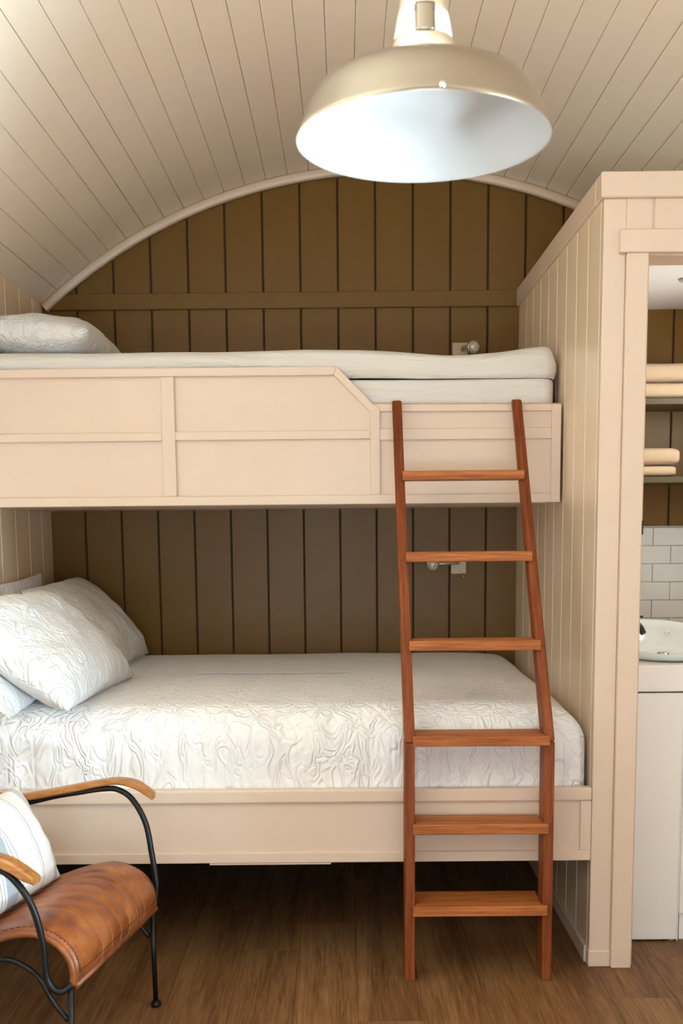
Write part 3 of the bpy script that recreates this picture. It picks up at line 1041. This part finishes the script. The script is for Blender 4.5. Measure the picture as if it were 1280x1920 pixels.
def pillow(name, centre, e1, e2, w, h, t, mat, label, seed, crush=0.0, group=None, uv=False, cat='pillow', flange=0.0, pinch=.05):
    """soft pillow: e1 along its width, e2 along its height, thickness along e1 x e2"""
    e1 = Vector(e1).normalized()
    e2 = (Vector(e2) - e1 * Vector(e2).dot(e1)).normalized()
    e3 = e1.cross(e2)
    nu, nv = 64, 48
    u = np.linspace(-1, 1, nu)
    v = np.linspace(-1, 1, nv)
    Ug, Vg = np.meshgrid(u, v, indexing='ij')
    # fine mesh near the seam
    Ug = np.sin(Ug * pi / 2) * .55 + Ug * .45
    Vg = np.sin(Vg * pi / 2) * .55 + Vg * .45
    prof = np.clip((1 - np.abs(Ug) ** 2.6), 0, 1) * np.clip((1 - np.abs(Vg) ** 2.6), 0, 1)
    th_ = prof ** 0.5
    su = 1 - pinch * (1 - Vg ** 2) * np.abs(Ug) ** 3 * (1 if pinch else 0)
    sv = 1 - pinch * (1 - Ug ** 2) * np.abs(Vg) ** 3
    X_ = Ug * w / 2 * sv ** 0 * (1 - pinch * (1 - np.abs(Vg) ** 3) * 1.0) if False else Ug * w / 2 * (1 - pinch * (1 - Vg ** 2) * np.abs(Ug) ** 2)
    Y_ = Vg * h / 2 * (1 - pinch * (1 - Ug ** 2) * np.abs(Vg) ** 2)
    base = np.stack([X_, Y_, np.zeros_like(X_)], -1)
    n = vnoise(base, 3.0, seed, 3)
    n2 = vnoise(base * np.array([1, 1, 0]), 9.0, seed + 1, 2)
    edge = np.clip(1 - prof, 0, 1) ** 4
    zt = t / 2 * th_ * (1 + .18 * n) + .005 * n2 * th_
    zb = -t / 2 * th_ * (1 + .14 * vnoise(base, 3.0, seed + 5, 2)) * (1 - crush)
    wav = .006 * n2 * edge
    A = np.array(e1)
    B = np.array(e2)
    Cc = np.array(e3)
    c0 = np.array(centre)
    top = c0 + X_[..., None] * A + Y_[..., None] * B + (zt + wav)[..., None] * Cc
    bot = c0 + X_[..., None] * A + Y_[..., None] * B + (zb + wav)[..., None] * Cc
    verts = np.concatenate([top.reshape(-1, 3), bot.reshape(-1, 3)])
    faces = []
    off = nu * nv
    isb = lambda i, j: i in (0, nu - 1) or j in (0, nv - 1)
    idt = lambda i, j: i * nv + j
    idb = lambda i, j: (i * nv + j) if isb(i, j) else off + i * nv + j
    for i in range(nu - 1):
        for j in range(nv - 1):
            faces.append((idt(i, j), idt(i + 1, j), idt(i + 1, j + 1), idt(i, j + 1)))
            faces.append((idb(i, j), idb(i, j + 1), idb(i + 1, j + 1), idb(i + 1, j)))
    me = bpy.data.meshes.new(name)
    me.from_pydata(verts.tolist(), [], faces)
    bm = bmesh.new()
    bm.from_mesh(me)
    bmesh.ops.recalc_face_normals(bm, faces=bm.faces)
    bmesh.ops.delete(bm, geom=[v_ for v_ in bm.verts if not v_.link_faces], context='VERTS')
    bm.to_mesh(me)
    bm.free()
    if uv:
        ul = me.uv_layers.new(name='UVMap')
        vv = np.empty(len(me.vertices) * 3)
        me.vertices.foreach_get('co', vv)
        vv = vv.reshape(-1, 3) - c0
        uu = np.stack([(vv @ A) / w + .5, (vv @ B) / h + .5], -1)
        li = np.empty(len(me.loops), dtype=np.int32)
        me.loops.foreach_get('vertex_index', li)
        ul.data.foreach_set('uv', uu[li].astype(np.float32).ravel())
    o = link(name, me, mat, None, True, origin=tuple(c0))
    tag(o, label, cat, group)
    return o, (c0, A, B, Cc, w, h)


pillow('pillow', (-1.085, 4.08, 2.080), (0, 1, .02), (-1, 0.05, .035), 0.64, 0.41, 0.175, M_pill, 'white pillow lying flat at the left end of the upper bunk', 41, pinch=.06)
pillow('pillow', (-0.985, 3.50, 0.998), (.07, 1, .00), (-0.36, 0.12, .31), 0.74, 0.47, 0.22, M_pill, 'large white pillow leaning in front, nearest on the lower bed', 51)
pillow('pillow', (-1.035, 4.27, 1.000), (.02, 1, .02), (-0.31, 0.02, .34), 0.76, 0.46, 0.19, M_pill, 'white pillow leaning in the far corner by the olive wall, on the lower bed', 61)
pillow('pillow', (-1.238, 4.03, 1.022), (.0, 1, .03), (-.03, 0, .33), 0.64, 0.36, 0.08, M_pill, 'white pillow upright against the left wall behind the leaning pair', 71)
pillow('pillow', (-1.130, 3.42, 0.945), (.0, 1, .0), (-.30, 0, .27), 0.68, 0.35, 0.09, M_pill, 'white pillow lying under and behind the nearest leaning pillow', 81)

# ------------------------------------------------------------------ ladder
lad = empty('bunk_ladder', (0.40, 3.10, 0), 'reddish brown wooden bunk ladder leaning on the upper bunk rail', 'ladder')
YL = 3.081
LD = 0.080


def stile_lower(x0, x1):
    box('lower_stile', x0, x1, YL, YL + LD, 0.0, 0.744, M_ladZ, lad, .003, seg=2)


stile_lower(0.175, 0.2055)
stile_lower(0.592, 0.6225)


def stile_upper(xb0, xb1, xt0, xt1):
    zb, zt_ = 0.7455, 1.8125
    yb, yt = YL, DU - .029
    bm = bmesh.new()
    co = []
    for (xa, xb, yy, z) in ((xb0, xb1, yb, zb), (xt0, xt1, yt, zt_)):
        dd = LD if z < 1 else 0.052
        co.append([bm.verts.new(p) for p in ((xa, yy, z), (xb, yy, z), (xb, yy + dd, z), (xa, yy + dd, z))])
    # keep the top behind the front face plumb-cut, but clear of the rail
    for v in co[1][2:]:
        v.co.y = DU - .0035
        v.co.z = 1.8125
    bm.faces.new(co[0][::-1])
    bm.faces.new(co[1])
    for i in range(4):
        bm.faces.new((co[0][i], co[0][(i + 1) % 4], co[1][(i + 1) % 4], co[1][i]))
    bmesh.ops.recalc_face_normals(bm, faces=bm.faces)
    bmesh.ops.bevel(bm, geom=bm.edges[:], offset=.003, segments=2, affect='EDGES')
    link('upper_stile', mesh_from_bm(bm, 'upper_stile'), M_ladS, lad)


stile_upper(0.1755, 0.2065, 0.1685, 0.2000)
stile_upper(0.5920, 0.6225, 0.5775, 0.6090)


def tread(y0, y1, z0, z1, x0=0.1985, x1=0.605, xin0=.2065, xin1=.5915, lean=0.0):
    """step notched round the stile fronts: front lip wider than the part between the stiles"""
    lip = 0.016
    poly = [(x0, y0), (x1, y0), (x1, y0 + lip), (xin1, y0 + lip), (xin1, y1), (xin0, y1), (xin0, y0 + lip), (x0, y0 + lip)]
    prism('tread', poly, 'Z', z0, z1, M_ladX, lad, .0022)


tread(YL - .016, 3.205, 0.2120, 0.2430)
tread(YL - .016, 3.177, 0.4670, 0.4980)
tread(YL - .016, 3.180, 0.7360, 0.7665)
slope = (DU - .029 - YL) / (1.8125 - 0.7455)
for (zt_, zb_) in ((1.0360, 1.0050), (1.3040, 1.2730), (1.5670, 1.5355)):
    yf = YL + slope * (0.5 * (zt_ + zb_) - 0.7455)
    f_ = (0.5 * (zt_ + zb_) - .7455) / (1.8125 - .7455)
    xa = .2065 + (.2000 - .2065) * f_
    xb = .5920 + (.5775 - .5920) * f_
    tread(yf - .014 - .5 * slope * .03, yf + .075 * (1 - .35 * f_), zb_, zt_, xa - .0075, xb + .0135, xa, xb)

# ------------------------------------------------------------------ reading lamps
def bulb_lamp(px, pz, bx, by, bz, label, plate_w, plate_h, up_):
    t = empty('reading_lamp', (px, DB, pz), label, 'lamp', 'reading lamps on the back wall')
    box('wall_plate', px - plate_w / 2, px + plate_w / 2, DB - .012, DB - .0005, pz - plate_h / 2, pz + plate_h / 2, M_plate, t, .002, seg=2)
    ax = px + .010 if bx > px else px - .010
    tube('arm', spline([(ax, DB - .012, bz + .004), (ax, DB - .045, bz + .006), ((ax + bx) / 2, DB - .07, bz + .004), (bx, by + .020, bz)], 6), .0085, M_steel, t)
    # head facing into the room, a cup and a clear dome
    d = Vector((0.25 if bx > px else 0.05, -1, -.12)).normalized()
    c0 = Vector((bx, by, bz))
    q = Vector((0, 0, 1)).rotation_difference(d)
    def lt(name, prof, mat, par, n=28):
        o = lathe(name, prof, 0, 0, 0, mat, None, n=n)
        me = o.data
        bpy.data.objects.remove(o)
        me.transform(q.to_matrix().to_4x4())
        me.transform(Matrix.Translation(c0))
        mt = me.materials[0]
        me.materials.clear()
        return link(name, me, mt, par, True)
    lt('lamp_head', [(0, -.026), (.012, -.026), (.020, -.020), (.0265, -.006), (.0275, .004), (.0265, .006), (.024, .006), (.024, .004), (0, .004)], M_chrome, t)
    ln = lt('lens', [(.0255, .0065), (.0245, .014), (.019, .022), (.010, .0265), (0, .028)], M_lens, t)
    for k_ in range(5):
        a = 2 * pi * k_ / 5 + .4
        rr_ = .0115
        o = lathe('led', [(0, .0275), (.0032, .0262), (.0046, .0215), (0, .0180)], 0, 0, 0, M_led, None, n=10)
        me = o.data
        bpy.data.objects.remove(o)
        me.transform(Matrix.Translation((rr_ * cos(a), rr_ * sin(a), 0)))
        me.transform(q.to_matrix().to_4x4())
        me.transform(Matrix.Translation(c0))
        me.materials.clear()
        link('led', me, M_led, t, True)
    return t


bulb_lamp(0.508, 2.135, 0.556, 4.595, 2.138, 'small chrome reading lamp on the back wall above the upper bunk', .066, .072, True)
l2 = bulb_lamp(0.5055, 1.212, 0.386, 4.60, 1.221, 'small chrome reading lamp under the upper bunk, seen behind the ladder', .067, .072, False)
tube('switch', [(0.525, DB - .014, 1.176), (0.525, DB - .018, 1.168), (0.523, DB - .020, 1.158)], [.0045, .0045, .003], M_brass, l2)

# ------------------------------------------------------------------ pendant lamp
LX, LY, LZ = 0.130, 1.749, 1.990
pen = empty('pendant_lamp', (LX, LY, arc_z(LX)), 'large satin nickel dome pendant with white inside, hanging from the vault', 'pendant lamp')
outer = [(.1995, -.003), (.2005, 0), (.1990, .004), (.1950, .012), (.1870, .032), (.1775, .052), (.1700, .0635), (.1610, .0730), (.1490, .0790), (.130, .0840), (.100, .0905), (.072, .0985), (.055, .1060), (.050, .110)]
lathe('shade', outer, LX, LY, LZ, M_nickel, pen, n=128)
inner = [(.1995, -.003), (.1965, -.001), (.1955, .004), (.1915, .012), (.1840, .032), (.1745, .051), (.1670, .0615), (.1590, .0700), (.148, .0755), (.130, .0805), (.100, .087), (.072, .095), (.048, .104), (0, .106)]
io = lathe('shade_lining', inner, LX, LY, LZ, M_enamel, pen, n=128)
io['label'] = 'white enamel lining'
lathe('neck_ring', [(.049, .109), (.0515, .113), (.0520, .120), (.0505, .132), (.0485, .141), (.0470, .1435), (.0450, .1435)], LX, LY, LZ, M_polish, pen, n=96)
nk = lathe('neck', [(.0462, .142), (.0462, .145), (.0430, .163), (.0393, .1825)], LX, LY, LZ, M_white_neck, pen, n=96)
nk['label'] = 'white glossy neck sleeve'
lathe('collar', [(.0388, .180), (.0405, .1815), (.0400, .186), (.0370, .204), (.0335, .228), (.0310, .245), (.0240, .258), (.012, .262), (.0, .262)], LX, LY, LZ, M_polish, pen, n=96)
for sa in (-pi / 2, pi / 2):
    bm = bmesh.new()
    rows_ = []
    for (rr, hh) in ((.0478, .1425), (.0472, .146), (.0440, .163), (.0405, .1815), (.0398, .186)):
        hw = .0150 / rr
        rows_.append([bm.verts.new((LX + (rr + d_) * cos(sa + t_ * hw), LY + (rr + d_) * sin(sa + t_ * hw), LZ + hh)) for d_, t_ in ((.0016, -1), (.0022, -.5), (.0024, 0), (.0022, .5), (.0016, 1), (-.0005, 1), (-.0005, 0), (-.0005, -1))])
    for a_, b_ in zip(rows_, rows_[1:]):
        for k_ in range(8):
            bm.faces.new((a_[k_], a_[(k_ + 1) % 8], b_[(k_ + 1) % 8], b_[k_]))
    bm.faces.new(rows_[0][::-1])
    bm.faces.new(rows_[-1])
    link('strap', mesh_from_bm(bm, 'strap'), M_nickel, pen, True)
for sx_ in (-1, 1):
    lathe('screw', [(0, .004), (.0030, .003), (.0042, 0), (0, 0)], LX + sx_ * .0185, LY - .0378, LZ + .178, M_chrome, pen, n=14, axis='Y')
tube('suspension_rod', [(LX, LY, LZ + .255), (LX, LY, arc_z(LX) - .02)], .008, M_polish, pen)
lathe('ceiling_rose', [(0, -.035), (.012, -.035), (.045, -.022), (.055, -.004), (.055, 0.004), (0, .004)], LX, LY, arc_z(LX) - .001, M_polish, pen, n=48)
lathe('highlight_bead', [(0, .005), (.004, .003), (.005, 0), (0, 0)], LX + .012, LY - .1995, LZ + .003, M_chrome, pen, n=12, axis='Y')  # added chrome bead standing in for a small highlight on the near rim

# ------------------------------------------------------------------ leather armchair
U = Vector((.981, -.19, 0)).normalized()
V = Vector((-U.y, U.x, 0))
O = Vector((-.61, 2.668, 0))


def W(u, v, z):
    return O + U * u + V * v + Vector((0, 0, z))


chair = empty('armchair', O + U * -.3, 'tan leather sling armchair with black steel frame and honey wooden arms', 'armchair')
sp_pts = [(0.002, .300), (0.004, .325), (0.000, .352), (-.014, .380), (-.040, .404), (-.080, .420), (-.125, .421), (-.190, .404), (-.290, .366), (-.380, .338), (-.450, .336), (-.510, .358), (-.555, .415), (-.600, .520), (-.645, .640), (-.685, .745), (-.710, .800)]
prf = [(p.x, p.y) for p in spline([(a, b, 0) for a, b in sp_pts], 7)]
prf = np.array(prf)
tg = np.gradient(prf, axis=0)
tg /= np.linalg.norm(tg, axis=1)[:, None]
nr = np.stack([tg[:, 1], -tg[:, 0]], -1)     # upward / outward side
HWID = 0.262
stl = np.array([-.128, -.068, -.012, .044, .098, .150])
vs = np.linspace(-HWID, HWID, 97)
LN = len(prf)
arcl = np.concatenate([[0], np.cumsum(np.linalg.norm(np.diff(prf, axis=0), axis=1))])


def seat_off(s, v):
    """padding height over the sling: quilted channels, hemmed sides"""
    h = 0.010
    d = np.min(np.abs(stl - v))
    inch = 1.0 - 0.55 * math.exp(-(d / .006) ** 2)
    side = min(1.0, max(0.0, (HWID - abs(v)) / .035)) ** .5
    end = min(1.0, max(0.0, s / .05)) ** .6
    dmid = min(1.0, max(0.0, (s - .03) / .06))
    return .003 + (h * (inch * dmid + (1 - dmid)) + .006 * end) * side * (0.4 + .6 * end)


top = np.zeros((LN, len(vs), 3))
bot = np.zeros((LN, len(vs), 3))
for i in range(LN):
    for j, v in enumerate(vs):
        o_ = seat_off(arcl[i], v)
        a = prf[i] + nr[i] * o_
        b = prf[i] - nr[i] * .006
        top[i, j] = W(a[0], v, a[1])
        bot[i, j] = W(b[0], v, b[1])
ring = np.concatenate([top, bot[:, ::-1]], axis=1)
me = grid_mesh('seat', ring, closed_v=True)
link('leather_sling', me, M_leather, chair, True)
# piping round the edges
edge = lambda v, off: [W(*(lambda q: (q[0], v, q[1]))(prf[i] + nr[i] * off)) for i in range(0, LN, 2)]
for s_ in (-1, 1):
    tube('piping', edge(s_ * (HWID + .001), -.002), .0085, M_leather, chair, 10)
tube('piping', [W(.006, -HWID, .299), W(.006, HWID, .299)], .0095, M_leather, chair, 10)
# stitching
bm = bmesh.new()
for v in stl:
    pts = [W(*(lambda q: (q[0], v, q[1]))(prf[i] + nr[i] * (seat_off(arcl[i], v) + .0006))) for i in range(LN)]
    fine = []
    for a, b in zip(pts, pts[1:]):
        for k_ in range(3):
            fine.append(a.lerp(b, k_ / 3))
    for i in range(8, len(fine) - 2, 2):
        tube_bm(bm, [fine[i], fine[i].lerp(fine[i + 1], .85)], .0008, 5)
stc = link('seam_stitching', mesh_from_bm(bm, 'seam_stitching'), M_stitch, chair)
stc['kind'] = 'stuff'
bm = bmesh.new()
for k_ in range(46):
    v = -HWID + .012 + (2 * HWID - .024) * k_ / 45
    i = 9
    q0 = prf[i] + nr[i] * (seat_off(arcl[i], v) + .0008)
    q1 = prf[i] + nr[i] * (seat_off(arcl[i], v + .006) + .0008)
    tube_bm(bm, [W(q0[0], v, q0[1]), W(q1[0], v + .0065, q1[1])], .0010, 5)
for s_ in (-1, 1):
    v = s_ * (HWID - .010)
    for i in range(8, 72, 1):
        q0 = prf[i] + nr[i] * (seat_off(arcl[i], v) + .001)
        q1 = prf[i + 1] + nr[i + 1] * (seat_off(arcl[i + 1], v) + .001)
        tube_bm(bm, [W(q0[0], v, q0[1]), W(q0[0] + .6 * (q1[0] - q0[0]), v + .003 * (-1) ** i, q0[1] + .6 * (q1[1] - q0[1]))], .0011, 5)
sth = link('hem_stitching', mesh_from_bm(bm, 'hem_stitching'), M_thread, chair)
sth['kind'] = 'stuff'

# frame: side loops, legs, braces, cross bars
RT = .0085
far = [(-.640, .283, .620), (-.560, .285, .590), (-.427, .285, .583), (-.300, .285, .612), (-.223, .285, .627), (-.150, .285, .640), (-.105, .285, .639), (-.062, .285, .612), (-.024, .284, .545), (-.007, .282, .455), (.004, .280, .375), (.004, .278, .343), (.001, .272, .312), (-.004, .258, .298)]
tube('side_frame', [W(*p) for p in spline(far, 8)], RT, M_black, chair)
near = [(-.680, -.300, .610), (-.600, -.305, .580), (-.470, -.308, .575), (-.340, -.310, .585), (-.240, -.310, .598), (-.165, -.310, .596), (-.120, -.308, .574), (-.078, -.302, .510), (-.060, -.292, .420), (-.056, -.287, .330), (-.040, -.284, .297), (-.020, -.280, .290), (.000, -.268, .304)]
tube('side_frame', [W(*p) for p in spline(near, 8)], RT, M_black, chair)
tube('front_bar', [W(.0, -HWID - .002, .304), W(.0, HWID + .002, .304)], RT, M_black, chair)
tube('back_bar', [W(-.715, -.285, .800), W(-.715, .285, .800)], RT, M_black, chair)
tube('seat_bar', [W(-.47, -.270, .322), W(-.47, .270, .322)], RT, M_black, chair)


def leg(u0, v0, z0, u1, v1):
    lg = tube('leg', [W(u0, v0, z0), W(u1, v1, .012)], .0075, M_black, chair)
    p = W(u1, v1, 0)
    lathe('foot', [(0, .0), (.012, .001), (.0155, .006), (.015, .013), (.010, .017), (.0078, .020), (.0, .020)], p.x, p.y, 0, M_black, lg, n=20)


leg(-.004, HWID, .302, -.002, HWID + .002)
leg(-.004, -HWID - .004, .306, -.014, -HWID - .004)
leg(-.47, HWID + .006, .322, -.60, HWID + .006)
leg(-.47, -HWID - .006, .322, -.60, -HWID - .006)
for s_ in (-1, 1):
    br = [(-.47, .322), (-.36, .335), (-.26, .350), (-.187, .352), (-.145, .348), (-.090, .317), (-.052, .255), (-.015, .210)]
    tube('side_brace', [W(a, s_ * (HWID + .003), b) for a, b in [(p.x, p.y) for p in spline([(a, b, 0) for a, b in br], 6)]], .0065, M_black, chair)
    tube('back_post', [W(-.47, s_ * .272, .322), W(-.56, s_ * .280, .43), W(-.64, s_ * .284, .62), W(-.715, s_ * .285, .80)], RT, M_black, chair)


def arm(pts, v, wid, dz=0.0):
    """wooden arm rest: bent slab; pts (u, z_top, z_bottom)"""
    rows = []
    S = spline([(a, b, c) for a, b, c in pts], 6)
    for p in S:
        hw = wid / 2
        b_ = .005
        rows.append([W(p.x, v - hw, p.z + b_), W(p.x, v - hw + b_, p.z), W(p.x, v + hw - b_, p.z), W(p.x, v + hw, p.z + b_),
                     W(p.x, v + hw, p.y - b_), W(p.x, v + hw - b_, p.y), W(p.x, v - hw + b_, p.y), W(p.x, v - hw, p.y - b_)])
    bm = bmesh.new()
    rr = [[bm.verts.new(p) for p in r_] for r_ in rows]
    for a, b in zip(rr, rr[1:]):
        for k_ in range(8):
            bm.faces.new((a[k_], a[(k_ + 1) % 8], b[(k_ + 1) % 8], b[k_]))
    bm.faces.new(rr[0][::-1])
    bm.faces.new(rr[-1])
    link('arm_rest', mesh_from_bm(bm, 'arm_rest'), M_arm, chair)


arm([(-.640, .645, .630), (-.540, .622, .600), (-.427, .612, .592), (-.272, .642, .622), (-.150, .668, .650), (-.095, .674, .656), (-.050, .668, .646), (-.020, .652, .630), (.002, .636, .616)], .285, .036)
arm([(-.690, .640, .622), (-.600, .612, .590), (-.470, .606, .584), (-.340, .617, .595), (-.230, .632, .610), (-.165, .632, .608), (-.120, .622, .594), (-.085, .603, .575), (-.055, .582, .566)], -.312, .040)

# cushion leaning in the chair
bl = W(-.252, .195, .412)
br_ = W(-.272, -.285, .412)
tl = W(-.372, .175, .650)
e1 = (bl - br_)
e2 = (tl - bl)
cc = (bl + br_) / 2 + e2 * .5
pillow('cushion', tuple(cc), tuple(e1), tuple(e2), 0.50, 0.29, 0.135, M_stripe, 'cream cushion with blue grey stripes leaning in the leather armchair', 91, uv=True, cat='cushion', pinch=.04)
